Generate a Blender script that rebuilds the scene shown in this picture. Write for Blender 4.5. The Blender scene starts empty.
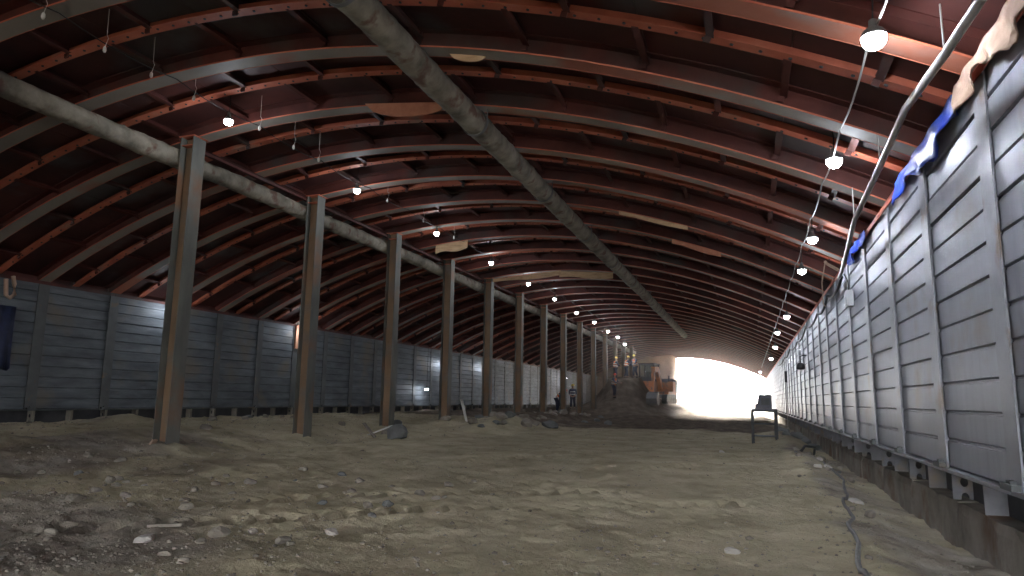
import bpy, bmesh, math, random
import numpy as np
from mathutils import Vector, Matrix
random.seed(7)
SC = bpy.context.scene
COL = SC.collection

# ------------------------------------------------------------------ camera, world, sun, exposure
cam_d = bpy.data.cameras.new('camera')
cam_d.sensor_width = 36.0
cam_d.lens = 690.0 / 1024.0 * 36.0
cam_d.clip_start = 0.05
cam_d.clip_end = 600
cam = bpy.data.objects.new('camera', cam_d)
COL.objects.link(cam)
M = Matrix(((0.94655, 0.036, 0.32054), (0.32217, -0.15432, -0.93402), (0.01584, 0.98737, -0.15767))).to_4x4()
M.translation = (0, 0, 1.2)
cam.matrix_world = M
SC.camera = cam

world = bpy.data.worlds.new('overcast_sky')
SC.world = world
world.use_nodes = True
wn = world.node_tree
wn.nodes['Background'].inputs[0].default_value = (0.93, 0.96, 1.0, 1)
wn.nodes['Background'].inputs[1].default_value = 20.0

sun_d = bpy.data.lights.new('sun', 'SUN')
sun_d.energy = 160.0
sun_d.angle = 0.12
sun_d.color = (1.0, 0.86, 0.70)
sun = bpy.data.objects.new('sun', sun_d)
sun.rotation_euler = (math.radians(-79), 0, math.radians(7))
COL.objects.link(sun)

SC.view_settings.view_transform = 'Standard'
SC.view_settings.look = 'None'
SC.view_settings.gamma = 1.0
SC.view_settings.use_curve_mapping = False
SC.view_settings.exposure = 0.0
BULB = 290.0
FOG = 0.008

# ------------------------------------------------------------------ materials
def new_mat(name):
    m = bpy.data.materials.new(name)
    m.use_nodes = True
    return m, m.node_tree, m.node_tree.nodes['Principled BSDF']

def surf(name, stops, rough=0.7, metal=0.0, scale=1.0, stretch=(1, 1, 1), detail=6, bump=0.2, bump_scale=None,
         bump_stretch=None, spots=None, spot_scale=2.0, spot_lo=0.55, spot_hi=0.68, bdist=0.02, rvar=0.0):
    """noise-coloured material in world space; spots = a second colour in its own patches (rust, dust, wear, painted sheen on the deck)"""
    m, nt, b = new_mat(name)
    N, L = nt.nodes, nt.links
    g = N.new('ShaderNodeNewGeometry')
    mp = N.new('ShaderNodeMapping'); mp.inputs['Scale'].default_value = stretch
    L.new(g.outputs['Position'], mp.inputs['Vector'])
    n = N.new('ShaderNodeTexNoise'); n.inputs['Scale'].default_value = scale; n.inputs['Detail'].default_value = detail
    n.inputs['Roughness'].default_value = 0.6
    L.new(mp.outputs[0], n.inputs['Vector'])
    r = N.new('ShaderNodeValToRGB')
    els = r.color_ramp.elements
    k = len(stops)
    while len(els) < k: els.new(0.5)
    for i, c in enumerate(stops):
        els[i].position = 0.3 + 0.4 * i / max(1, k - 1)
        els[i].color = (*c, 1)
    L.new(n.outputs['Fac'], r.inputs['Fac'])
    out = r.outputs['Color']
    if spots:
        n2 = N.new('ShaderNodeTexNoise'); n2.inputs['Scale'].default_value = spot_scale; n2.inputs['Detail'].default_value = 8
        L.new(g.outputs['Position'], n2.inputs['Vector'])
        mr = N.new('ShaderNodeMapRange'); mr.inputs['From Min'].default_value = spot_lo; mr.inputs['From Max'].default_value = spot_hi
        L.new(n2.outputs['Fac'], mr.inputs['Value'])
        mx = N.new('ShaderNodeMix'); mx.data_type = 'RGBA'
        L.new(mr.outputs[0], mx.inputs['Factor']); L.new(out, mx.inputs[6]); mx.inputs[7].default_value = (*spots, 1)
        out = mx.outputs[2]
    L.new(out, b.inputs['Base Color'])
    b.inputs['Metallic'].default_value = metal
    b.inputs['Roughness'].default_value = rough
    if rvar:
        mr2 = N.new('ShaderNodeMapRange'); mr2.inputs['To Min'].default_value = rough - rvar; mr2.inputs['To Max'].default_value = rough + rvar
        mr2.inputs['From Min'].default_value = 0.3; mr2.inputs['From Max'].default_value = 0.7
        L.new(n.outputs['Fac'], mr2.inputs['Value']); L.new(mr2.outputs[0], b.inputs['Roughness'])
    if bump:
        n3 = N.new('ShaderNodeTexNoise'); n3.inputs['Scale'].default_value = bump_scale or scale * 4; n3.inputs['Detail'].default_value = 5
        mp3 = N.new('ShaderNodeMapping'); mp3.inputs['Scale'].default_value = bump_stretch or stretch
        L.new(g.outputs['Position'], mp3.inputs['Vector']); L.new(mp3.outputs[0], n3.inputs['Vector'])
        bp = N.new('ShaderNodeBump'); bp.inputs['Strength'].default_value = bump; bp.inputs['Distance'].default_value = bdist
        L.new(n3.outputs['Fac'], bp.inputs['Height']); L.new(bp.outputs[0], b.inputs['Normal'])
    return m

MT = {}
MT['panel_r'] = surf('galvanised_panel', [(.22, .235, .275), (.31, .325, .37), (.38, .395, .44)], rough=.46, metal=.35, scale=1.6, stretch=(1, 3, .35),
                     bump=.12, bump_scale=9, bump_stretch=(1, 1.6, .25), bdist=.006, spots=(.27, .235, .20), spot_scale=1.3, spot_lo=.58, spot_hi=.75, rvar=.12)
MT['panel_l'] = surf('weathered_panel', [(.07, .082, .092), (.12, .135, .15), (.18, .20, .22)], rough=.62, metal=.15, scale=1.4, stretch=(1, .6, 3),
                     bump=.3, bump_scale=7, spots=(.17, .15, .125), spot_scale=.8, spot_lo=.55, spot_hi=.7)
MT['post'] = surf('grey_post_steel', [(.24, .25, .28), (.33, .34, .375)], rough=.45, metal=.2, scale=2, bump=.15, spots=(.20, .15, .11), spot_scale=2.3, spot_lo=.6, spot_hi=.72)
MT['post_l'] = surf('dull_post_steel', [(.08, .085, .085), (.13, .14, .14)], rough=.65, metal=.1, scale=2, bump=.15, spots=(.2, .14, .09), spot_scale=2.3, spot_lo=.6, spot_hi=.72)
MT['column'] = surf('dusty_column_steel', [(.07, .072, .064), (.12, .12, .105), (.165, .16, .14)], rough=.75, metal=.05, scale=1.8, stretch=(1, 1, .3),
                    bump=.25, spots=(.19, .10, .055), spot_scale=1.1, spot_lo=.53, spot_hi=.70)
MT['column_web'] = surf('rusty_column_web', [(.11, .075, .045), (.19, .12, .07), (.24, .155, .095)], rough=.8, scale=1.8, stretch=(1, 1, .3),
                        bump=.25, spots=(.15, .12, .095), spot_scale=1.4, spot_lo=.5, spot_hi=.65)
MT['primer'] = surf('red_oxide_primer', [(.38, .085, .045), (.52, .14, .075), (.58, .20, .12)], rough=.62, scale=1.5, bump=.15,
                    spots=(.34, .20, .14), spot_scale=1.2, spot_lo=.6, spot_hi=.74)
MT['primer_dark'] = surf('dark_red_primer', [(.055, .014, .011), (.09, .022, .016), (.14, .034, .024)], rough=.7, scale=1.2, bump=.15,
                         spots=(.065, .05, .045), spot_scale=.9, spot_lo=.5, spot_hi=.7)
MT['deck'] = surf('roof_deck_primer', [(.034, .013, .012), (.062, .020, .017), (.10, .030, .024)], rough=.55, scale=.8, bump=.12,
                  spots=(.09, .085, .085), spot_scale=.45, spot_lo=.56, spot_hi=.66)  # grey patches put a sheen into the deck colour
MT['soffit'] = surf('dusty_flange_soffit', [(.18, .16, .14), (.27, .245, .215), (.30, .21, .155)], rough=.65, scale=.28, detail=9, bump=.2, bump_scale=8,
                    spots=(.36, .12, .07), spot_scale=.23, spot_lo=.53, spot_hi=.58)
MT['pipe'] = surf('dusty_pipe', [(.12, .105, .08), (.24, .212, .165), (.35, .315, .25)], rough=.85, scale=2.6, bump=.6, bump_scale=7, bdist=.04,
                  spots=(.15, .085, .06), spot_scale=3.2, spot_lo=.56, spot_hi=.66)
MT['concrete'] = surf('dirty_concrete', [(.15, .13, .11), (.23, .205, .175), (.30, .27, .235)], rough=.95, scale=2.2, bump=.6, bump_scale=12,
                      spots=(.17, .10, .065), spot_scale=1.7, spot_lo=.55, spot_hi=.7)
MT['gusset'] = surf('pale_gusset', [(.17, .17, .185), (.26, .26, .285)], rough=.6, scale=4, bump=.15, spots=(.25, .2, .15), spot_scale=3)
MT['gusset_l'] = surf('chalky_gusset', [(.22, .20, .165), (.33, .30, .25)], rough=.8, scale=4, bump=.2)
MT['dark'] = surf('dark_steel', [(.035, .035, .04), (.07, .07, .075)], rough=.6, scale=3, bump=.1)
MT['black'] = surf('black_rubber', [(.012, .012, .013), (.03, .03, .03)], rough=.55, scale=5, bump=.1)
MT['wood'] = surf('raw_plywood', [(.42, .27, .15), (.56, .38, .22), (.62, .44, .27)], rough=.7, scale=3, stretch=(1, 1, 4), bump=.1)
MT['wood_red'] = surf('stained_board', [(.40, .14, .08), (.52, .22, .13), (.5, .3, .18)], rough=.7, scale=2, bump=.1)
MT['wood_white'] = surf('pale_lath', [(.5, .49, .45), (.65, .63, .6)], rough=.7, scale=3, bump=.1)
MT['stone'] = surf('grey_stone', [(.15, .13, .105), (.25, .22, .18), (.33, .30, .26)], rough=.95, scale=2.5, bump=.5, bump_scale=18)
MT['stone_dark'] = surf('blue_grey_stone', [(.11, .112, .11), (.19, .192, .185)], rough=.9, scale=3, bump=.4, bump_scale=14)
MT['stone_pale'] = surf('pale_stone', [(.40, .37, .33), (.52, .49, .45)], rough=.9, scale=3, bump=.3)
MT['conduit'] = surf('grey_plastic_conduit', [(.40, .37, .34), (.50, .47, .44)], rough=.4, scale=3, bump=.1)
MT['tarp'] = surf('blue_tarpaulin', [(.02, .05, .38), (.04, .10, .62)], rough=.4, scale=5, bump=.4, bump_scale=8)
MT['navy'] = surf('navy_tarpaulin', [(.008, .012, .035), (.02, .03, .09)], rough=.6, scale=5, bump=.3)
MT['cloth'] = surf('tan_geotextile', [(.38, .25, .18), (.52, .37, .28)], rough=.9, scale=4, bump=.4)
MT['greybox'] = surf('grey_plastic', [(.45, .46, .48), (.55, .56, .58)], rough=.4, scale=3, bump=.05)
MT['slate'] = surf('slate_painted_metal', [(.05, .053, .075), (.09, .095, .12)], rough=.5, scale=5, bump=.1)
MT['orange'] = surf('orange_machine_paint', [(.55, .17, .05), (.68, .24, .08)], rough=.5, scale=2, bump=.1, spots=(.16, .12, .09), spot_scale=2, spot_lo=.5, spot_hi=.65)
MT['machine_grey'] = surf('machine_grey', [(.10, .10, .10), (.17, .165, .16)], rough=.6, scale=3, bump=.1)
MT['vest'] = surf('orange_vest_cloth', [(.85, .20, .05), (.95, .28, .08)], rough=.7, scale=5, bump=.1)
MT['band'] = surf('pale_reflective_band', [(.7, .72, .66), (.8, .82, .75)], rough=.4, scale=5, bump=0)
MT['helmet'] = surf('yellow_helmet_plastic', [(.85, .60, .10), (.9, .68, .16)], rough=.3, scale=5, bump=0)
MT['helmet_red'] = surf('red_helmet_plastic', [(.6, .06, .04), (.7, .09, .05)], rough=.3, scale=5, bump=0)
MT['denim'] = surf('dark_work_trousers', [(.03, .035, .06), (.06, .07, .11)], rough=.8, scale=5, bump=.1)
MT['sleeve'] = surf('dark_work_shirt', [(.05, .06, .10), (.09, .10, .15)], rough=.8, scale=5, bump=.1)
MT['skin'] = surf('skin', [(.36, .21, .14), (.42, .25, .17)], rough=.6, scale=5, bump=0)
MT['wire'] = surf('pale_wire', [(.45, .43, .40), (.55, .53, .50)], rough=.5, scale=5, bump=0)
MT['earth'] = surf('earth_face', [(.16, .10, .06), (.27, .175, .105), (.36, .25, .16)], rough=.95, scale=.8, bump=.8, bump_scale=2.5, bdist=.1)

def emis(name, c, s):
    m, nt, b = new_mat(name)
    b.inputs['Base Color'].default_value = (.8, .8, .8, 1)
    b.inputs['Emission Color'].default_value = (*c, 1)
    b.inputs['Emission Strength'].default_value = s
    return m
MT['bulb'] = emis('lit_bulb', (.84, .90, 1.0), BULB)
MT['bulb_far'] = emis('lit_bulb_far', (.84, .90, 1.0), BULB * .6)

def glass(name):
    m, nt, b = new_mat(name)
    b.inputs['Base Color'].default_value = (.75, .85, .85, 1)
    b.inputs['Roughness'].default_value = .08
    b.inputs['Transmission Weight'].default_value = .9
    return m
MT['glass'] = glass('cab_glass')

def ground_mat():
    m, nt, b = new_mat('sandy_ground')
    N, L = nt.nodes, nt.links
    g = N.new('ShaderNodeNewGeometry')
    def noise(scale, detail=8, rough=.6):
        n = N.new('ShaderNodeTexNoise'); n.inputs['Scale'].default_value = scale; n.inputs['Detail'].default_value = detail
        n.inputs['Roughness'].default_value = rough
        L.new(g.outputs['Position'], n.inputs['Vector']); return n
    def ramp(n, stops):
        r = N.new('ShaderNodeValToRGB'); e = r.color_ramp.elements
        while len(e) < len(stops): e.new(.5)
        for i, (p, c) in enumerate(stops): e[i].position = p; e[i].color = (*c, 1)
        L.new(n.outputs['Fac'], r.inputs['Fac']); return r.outputs['Color']
    def mix(f, a, c):
        x = N.new('ShaderNodeMix'); x.data_type = 'RGBA'
        L.new(f, x.inputs['Factor']); L.new(a, x.inputs[6]); L.new(c, x.inputs[7]); return x.outputs[2]
    base = ramp(noise(1.1), [(.32, (.335, .29, .195)), (.5, (.455, .40, .275)), (.68, (.54, .48, .345))])
    grey = ramp(noise(2.6), [(.3, (.17, .145, .12)), (.5, (.29, .255, .21)), (.7, (.40, .36, .31))])
    dark = ramp(noise(1.7), [(.3, (.085, .065, .05)), (.5, (.14, .11, .085)), (.7, (.22, .18, .14))])
    # region masks from the vertex colour painted by soil type (R gravel, G wet dark soil)
    at = N.new('ShaderNodeAttribute'); at.attribute_name = 'soil'
    sp = N.new('ShaderNodeSeparateColor'); L.new(at.outputs['Color'], sp.inputs[0])
    c1 = mix(sp.outputs[0], base, grey)
    c2 = mix(sp.outputs[1], c1, dark)
    L.new(c2, b.inputs['Base Color'])
    b.inputs['Roughness'].default_value = 1.0
    b.inputs['Specular IOR Level'].default_value = .15
    n5 = noise(22, 6, .7)
    bp = N.new('ShaderNodeBump'); bp.inputs['Strength'].default_value = .9; bp.inputs['Distance'].default_value = .03
    L.new(n5.outputs['Fac'], bp.inputs['Height']); L.new(bp.outputs[0], b.inputs['Normal'])
    return m
MT['ground'] = ground_mat()

# ------------------------------------------------------------------ helpers
def empty(name, loc=(0, 0, 0), rz=0.0, parent=None):
    o = bpy.data.objects.new(name, None); o.empty_display_size = .1
    COL.objects.link(o); o.location = loc; o.rotation_euler = (0, 0, rz)
    if parent: o.parent = parent
    return o
def tag(o, label=None, cat=None, group=None, kind=None):
    if label: o['label'] = label
    if cat: o['category'] = cat
    if group: o['group'] = group
    if kind: o['kind'] = kind
    return o
def link(name, me, parent=None, loc=(0, 0, 0), rot=(0, 0, 0), scale=(1, 1, 1)):
    o = bpy.data.objects.new(name, me); COL.objects.link(o)
    o.location = loc; o.rotation_euler = rot; o.scale = scale
    if parent: o.parent = parent
    return o

class MB:
    def __init__(s): s.v = []; s.f = []; s.mi = []
    def add(s, vs, fs, mi=0):
        o = len(s.v); s.v += [tuple(p) for p in vs]; s.f += [tuple(i + o for i in f) for f in fs]; s.mi += [mi] * len(fs)
    def box(s, x0, x1, y0, y1, z0, z1, mi=0):
        s.add([(x0, y0, z0), (x1, y0, z0), (x1, y1, z0), (x0, y1, z0), (x0, y0, z1), (x1, y0, z1), (x1, y1, z1), (x0, y1, z1)],
              [(0, 3, 2, 1), (4, 5, 6, 7), (0, 1, 5, 4), (1, 2, 6, 5), (2, 3, 7, 6), (3, 0, 4, 7)], mi)
    def obox(s, c, ax, ay, az, mi=0):
        """oriented box: centre and three half-axis vectors"""
        c, ax, ay, az = map(Vector, (c, ax, ay, az))
        vs = [c + ax * i + ay * j + az * k for k in (-1, 1) for (i, j) in ((-1, -1), (1, -1), (1, 1), (-1, 1))]
        s.add(vs, [(0, 3, 2, 1), (4, 5, 6, 7), (0, 1, 5, 4), (1, 2, 6, 5), (2, 3, 7, 6), (3, 0, 4, 7)], mi)
    def tube(s, pts, r, n=8, mi=0, cap=True, radii=None):
        pts = [Vector(p) for p in pts]; o = len(s.v); rings = []
        up = Vector((0, 0, 1))
        for i, p in enumerate(pts):
            t = (pts[min(i + 1, len(pts) - 1)] - pts[max(i - 1, 0)]).normalized()
            a = t.cross(up)
            if a.length < .05: a = t.cross(Vector((0, 1, 0)))
            a.normalize(); bb = a.cross(t).normalized()
            rr = radii[i] if radii else r
            rings.append([p + (a * math.cos(2 * math.pi * k / n) + bb * math.sin(2 * math.pi * k / n)) * rr for k in range(n)])
        vs = [q for ring in rings for q in ring]; fs = []
        for i in range(len(pts) - 1):
            for k in range(n):
                fs.append((i * n + k, i * n + (k + 1) % n, (i + 1) * n + (k + 1) % n, (i + 1) * n + k))
        if cap:
            fs.append(tuple(range(n - 1, -1, -1))); fs.append(tuple((len(pts) - 1) * n + k for k in range(n)))
        s.add(vs, fs, mi)
    def lathe(s, prof, c=(0, 0, 0), n=16, mi=0):
        vs = []; fs = []
        for (r, z) in prof:
            for k in range(n):
                a = 2 * math.pi * k / n; vs.append((c[0] + r * math.cos(a), c[1] + r * math.sin(a), c[2] + z))
        for i in range(len(prof) - 1):
            for k in range(n): fs.append((i * n + k, i * n + (k + 1) % n, (i + 1) * n + (k + 1) % n, (i + 1) * n + k))
        fs.append(tuple(range(n - 1, -1, -1))); fs.append(tuple((len(prof) - 1) * n + k for k in range(n)))
        s.add(vs, fs, mi)
    def mesh(s, name, mats, smooth=False):
        me = bpy.data.meshes.new(name); me.from_pydata(s.v, [], s.f)
        if not isinstance(mats, (list, tuple)): mats = [mats]
        for m in mats: me.materials.append(m)
        me.polygons.foreach_set('material_index', s.mi)
        bm = bmesh.new(); bm.from_mesh(me); bmesh.ops.recalc_face_normals(bm, faces=bm.faces); bm.to_mesh(me); bm.free()
        if smooth: me.shade_smooth()
        me.update(); return me
    def obj(s, name, mats, parent=None, smooth=False, **k):
        return link(name, s.mesh(name, mats, smooth), parent, **k)

# ------------------------------------------------------------------ layout constants (metres)
XR, XL, XC = 1.93, -17.4, -10.62          # right wall face, left wall face, column row
Z0, ZT = 0.54, 4.02                       # wall ledge, wall top
PITCH, Y0 = 2.15, 6.5                     # bays along the tunnel
def by(i): return Y0 + PITCH * i
I0, I1 = -8, 39
YB, YE = by(I0), by(I1)
XM, HS, SAG = -7.735, 9.665, 2.55
def A(x): return 4.04 + SAG * (1 - ((x - XM) / HS) ** 2)

# ------------------------------------------------------------------ ground heights
def _hash(ix, iy, s):
    n = (ix * 374761393 + iy * 668265263 + s * 1442695041) & 0xffffffff
    n = ((n ^ (n >> 13)) * 1274126177) & 0xffffffff
    return ((n ^ (n >> 16)) & 0xffff) / 65535.0
def vn(x, y, s=0):
    x = np.asarray(x, float); y = np.asarray(y, float)
    ix = np.floor(x).astype(np.int64); iy = np.floor(y).astype(np.int64)
    fx = x - ix; fy = y - iy; fx = fx * fx * (3 - 2 * fx); fy = fy * fy * (3 - 2 * fy)
    a = _hash(ix, iy, s); b = _hash(ix + 1, iy, s); c = _hash(ix, iy + 1, s); d = _hash(ix + 1, iy + 1, s)
    return (a * (1 - fx) + b * fx) * (1 - fy) + (c * (1 - fx) + d * fx) * fy
def fbm(x, y, f, o, s=0):
    t = 0; amp = 1; tot = 0
    for k in range(o):
        t = t + amp * (vn(x * f, y * f, s + k) - .5); tot += amp; amp *= .55; f *= 2.03
    return t / tot
def ss(a, b, x):
    t = np.clip((x - a) / (b - a), 0, 1); return t * t * (3 - 2 * t)
def gauss(x, y, cx, cy, sx, sy): return np.exp(-((x - cx) / sx) ** 2 - ((y - cy) / sy) ** 2)
RUTS = [((-7.4, 5.0), (-1.2, 9.6)), ((-6.2, 4.2), (.2, 9.4)), ((-12.5, 11.0), (-5.0, 8.0)), ((-3.2, 9.2), (-.6, 14.5)), ((-7.6, 7.0), (-4.0, 14.5)), ((-5.5, 13), (-1.8, 20))]
def G(x, y):
    x = np.asarray(x, float); y = np.asarray(y, float)
    left = ss(-9.6, -12.5, x)
    z = .36 * left
    right = ss(.6, 1.95, x + .25 * fbm(x, y, .7, 2, 9))
    z = z - .26 * right
    rough = .05 + .10 * gauss(x, y, -6, 4, 4.5, 2.6) + .09 * left + .11 * gauss(x, y, -9.4, 20, 2.0, 60) + .07 * ss(27.5, 29, y) + .06 * ss(.5, 1.1, x)
    z = z + rough * fbm(x, y, .9, 6, 3) * 1.6 + .10 * fbm(x, y, .22, 3, 5)
    z = z + .065 * fbm(x, y, 4.2, 5, 11) + .03 * np.clip(fbm(x, y, 7.5, 2, 15) * 3 - .35, 0, .6)
    z = z + .06 * (1 - 2 * np.abs(fbm(x, y, .6, 4, 21))) * rough * 4
    # berm of spoil along the column row and a low hump at the left wall
    z = z + (.35 * gauss(x, y, -9.6, 33, 1.6, 9) + .25 * gauss(x, y, -9.3, 25, 1.0, 3)) * (1 + 1.5 * fbm(x, y, .8, 4, 31))
    z = z + .2 * gauss(x, y, -15.6, 14.2, .9, .7)
    z = z + .16 * gauss(x, y, 1.0, 15.5, .5, 2.5) + .3 * gauss(x, y, 1.1, 24, .6, 5)
    # footings heaped round the columns
    for i in range(14):
        z = z + .14 * gauss(x, y, XC, 10.65 + 4.3 * i, .6, .55)
    # spoil mound the crew stands on, and the ramp beyond
    z = z + np.minimum(2.65, 4.0 * gauss(x, y, -9.3, 56, 2.0, 4.2) * (1 + .5 * fbm(x, y, .5, 4, 41))) + .9 * gauss(x, y, -7, 64, 4.0, 8)
    z = z + .9 * ss(76, 89, y) * ss(-3.0, -7.0, x)
    for (a, b) in RUTS:
        ax, ay = a; dx, dy = b[0] - ax, b[1] - ay; ln = math.hypot(dx, dy); dx /= ln; dy /= ln
        s_ = (x - ax) * dx + (y - ay) * dy; w = (x - ax) * dy - (y - ay) * dx + .18 * np.sin(s_ * .45)
        m = np.exp(-(w / .24) ** 4) * ss(0, .6, s_) * ss(ln, ln - .6, s_) * np.clip(.35 + 4.2 * fbm(x, y, .45, 2, 51), 0, 1)
        lug = ss(-.25, .35, np.sin((s_ + np.abs(w) * .8) * 2 * math.pi / .27))
        z = z + m * (-.05 + .085 * lug) + .022 * np.exp(-((np.abs(w) - .36) / .09) ** 2) * ss(0, .6, s_) * ss(ln, ln - .6, s_)
    return z
def gz(x, y): return float(G(np.array([x]), np.array([y]))[0])

def make_floor():
    xs = np.arange(-17.84, 2.46, .045)
    ys = list(np.linspace(YB - .2, 2.6, 24)); y = 2.65
    while y < YE + .3:
        ys.append(y); y += min(.6, max(.026, .0042 * y))
    ys = np.array(ys)
    X, Y = np.meshgrid(xs, ys); Z = G(X, Y)
    nx, ny = len(xs), len(ys)
    co = np.stack([X.ravel(), Y.ravel(), Z.ravel()], 1)
    idx = np.arange(nx * ny).reshape(ny, nx)
    q = np.stack([idx[:-1, :-1].ravel(), idx[:-1, 1:].ravel(), idx[1:, 1:].ravel(), idx[1:, :-1].ravel()], 1)
    me = bpy.data.meshes.new('floor')
    me.vertices.add(len(co)); me.vertices.foreach_set('co', co.ravel())
    me.loops.add(q.size); me.loops.foreach_set('vertex_index', q.ravel().astype(np.int32))
    me.polygons.add(len(q)); me.polygons.foreach_set('loop_start', np.arange(0, q.size, 4, dtype=np.int32))
    me.update(calc_edges=True); me.validate()
    gravel = np.clip(ss(.35, .6, .95 * gauss(X, Y, -7.0, 3.6, 3.8, 2.6) + .8 * ss(-8.6, -10.5, X) * ss(20, 8, Y) * .6 + .55 * ss(.3, 1.1, X) + .8 * gauss(X, Y, -9.4, 30, 1.6, 10) + .8 * fbm(X, Y, .5, 4, 61)), 0, 1)
    wet = np.clip(ss(28.2, 29.6, Y + 1.2 * fbm(X, Y, .4, 3, 71)) * ss(1.4, .9, X) * ss(90, 70, Y) + .8 * gauss(X, Y, 1.2, 24, .5, 4) + .75 * ss(.08, .3, fbm(X, Y, .35, 4, 81)) * ss(-4.5, -8, X) * ss(14, 8, Y), 0, 1)
    col = np.stack([gravel.ravel(), wet.ravel(), np.zeros(gravel.size), np.ones(gravel.size)], 1)
    at = me.color_attributes.new('soil', 'FLOAT_COLOR', 'POINT'); at.data.foreach_set('color', col.ravel())
    me.materials.append(MT['ground']); me.shade_smooth()
    return tag(link('floor', me), kind='structure')
make_floor()

# ground outside the far mouth of the tunnel
def make_outside():
    xs = np.linspace(-60, 60, 80); ys = np.linspace(YE + .2, YE + 120, 60)
    X, Y = np.meshgrid(xs, ys); Z = .15 * fbm(X, Y, .2, 3, 4) + .4 * fbm(X, Y, .9, 3, 2) * .4 + np.where(X < -8, .4, 0.0) + 1.0 * ss(100, 125, Y)
    Z = Z + (G(np.clip(X, -17, 2.2), np.full_like(X, YE)) - .2) * ss(YE + 6, YE, Y) * .6
    mb = MB(); nx = len(xs)
    mb.v = [tuple(p) for p in np.stack([X.ravel(), Y.ravel(), Z.ravel()], 1)]
    for j in range(len(ys) - 1):
        for i in range(nx - 1): a = j * nx + i; mb.f.append((a, a + 1, a + 1 + nx, a + nx)); mb.mi.append(0)
    return tag(mb.obj('ground_outside', surf('dry_ground_outside', [(.42, .38, .33), (.55, .50, .44)], rough=1, scale=.5, bump=.5), smooth=True), kind='structure')
make_outside()
m = MB(); m.box(-40, 40, YB - 60, YB - .1, -.6, -.12); tag(m.obj('ground_behind_camera', MT['concrete']), kind='structure')

# ------------------------------------------------------------------ walls: panels, posts, ledge, gussets, kerb
def panel_mb(sign, w, h):
    """one horizontal lagging panel; local origin at its lower near corner, y along, z up; front face at x=0, body away from the tunnel"""
    mb = MB(); s = sign; g = .006; t = .05
    prof = [(0.015 * s, g), (0, g + .01), (0, h - .024), (.018 * s, h - .018), (.018 * s, h), (t * s, h), (t * s, g)]
    n = len(prof); vs = [(x, .012, z) for x, z in prof] + [(x, w - .012, z) for x, z in prof]
    fs = [(i, (i + 1) % n, n + (i + 1) % n, n + i) for i in range(n)] + [tuple(range(n)), tuple(range(2 * n - 1, n - 1, -1))]
    mb.add(vs, fs); return mb
def hpost_mb(sign, z0, z1):
    """H section, front flange at x=0 facing the tunnel, web behind, back flange"""
    mb = MB(); s = sign; hw = .15
    def bx(xa, xb, ya, yb, za=z0, zb=z1, mi=0): mb.box(min(xa * s, xb * s), max(xa * s, xb * s), ya, yb, za, zb, mi)
    bx(0, .016, -hw, hw); bx(.016, .28, -.006, .006); bx(.28, .296, -hw, hw)
    return mb
def holed_plate(mb, w, h, holes, y=0, t=.012):
    """vertical plate in the xz plane made of stacked cells, each with a round hole; x 0..w"""
    n = 16; zc = 0
    for (ch, r) in holes:
        cx, cz = w * .5, zc + ch / 2
        outer = []
        for k in range(n):
            a = 2 * math.pi * k / n + math.pi / 4
            c, s_ = math.cos(a), math.sin(a); m = max(abs(c), abs(s_))
            outer.append((cx + c / m * w / 2, cz + s_ / m * ch / 2))
        inner = [(cx + r * math.cos(2 * math.pi * k / n + math.pi / 4), cz + r * math.sin(2 * math.pi * k / n + math.pi / 4)) for k in range(n)] if r else None
        if r:
            vs = [(p[0], y, p[1]) for p in outer] + [(p[0], y, p[1]) for p in inner] + [(p[0], y + t, p[1]) for p in outer] + [(p[0], y + t, p[1]) for p in inner]
            fs = []
            for k in range(n):
                k2 = (k + 1) % n
                fs += [(k, k2, n + k2, n + k), (2 * n + k, 3 * n + k, 3 * n + k2, 2 * n + k2), (n + k, n + k2, 3 * n + k2, 3 * n + k)]
            mb.add(vs, fs)
        else:
            mb.box(0, w, y, y + t, zc, zc + ch)
        zc += ch

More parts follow.
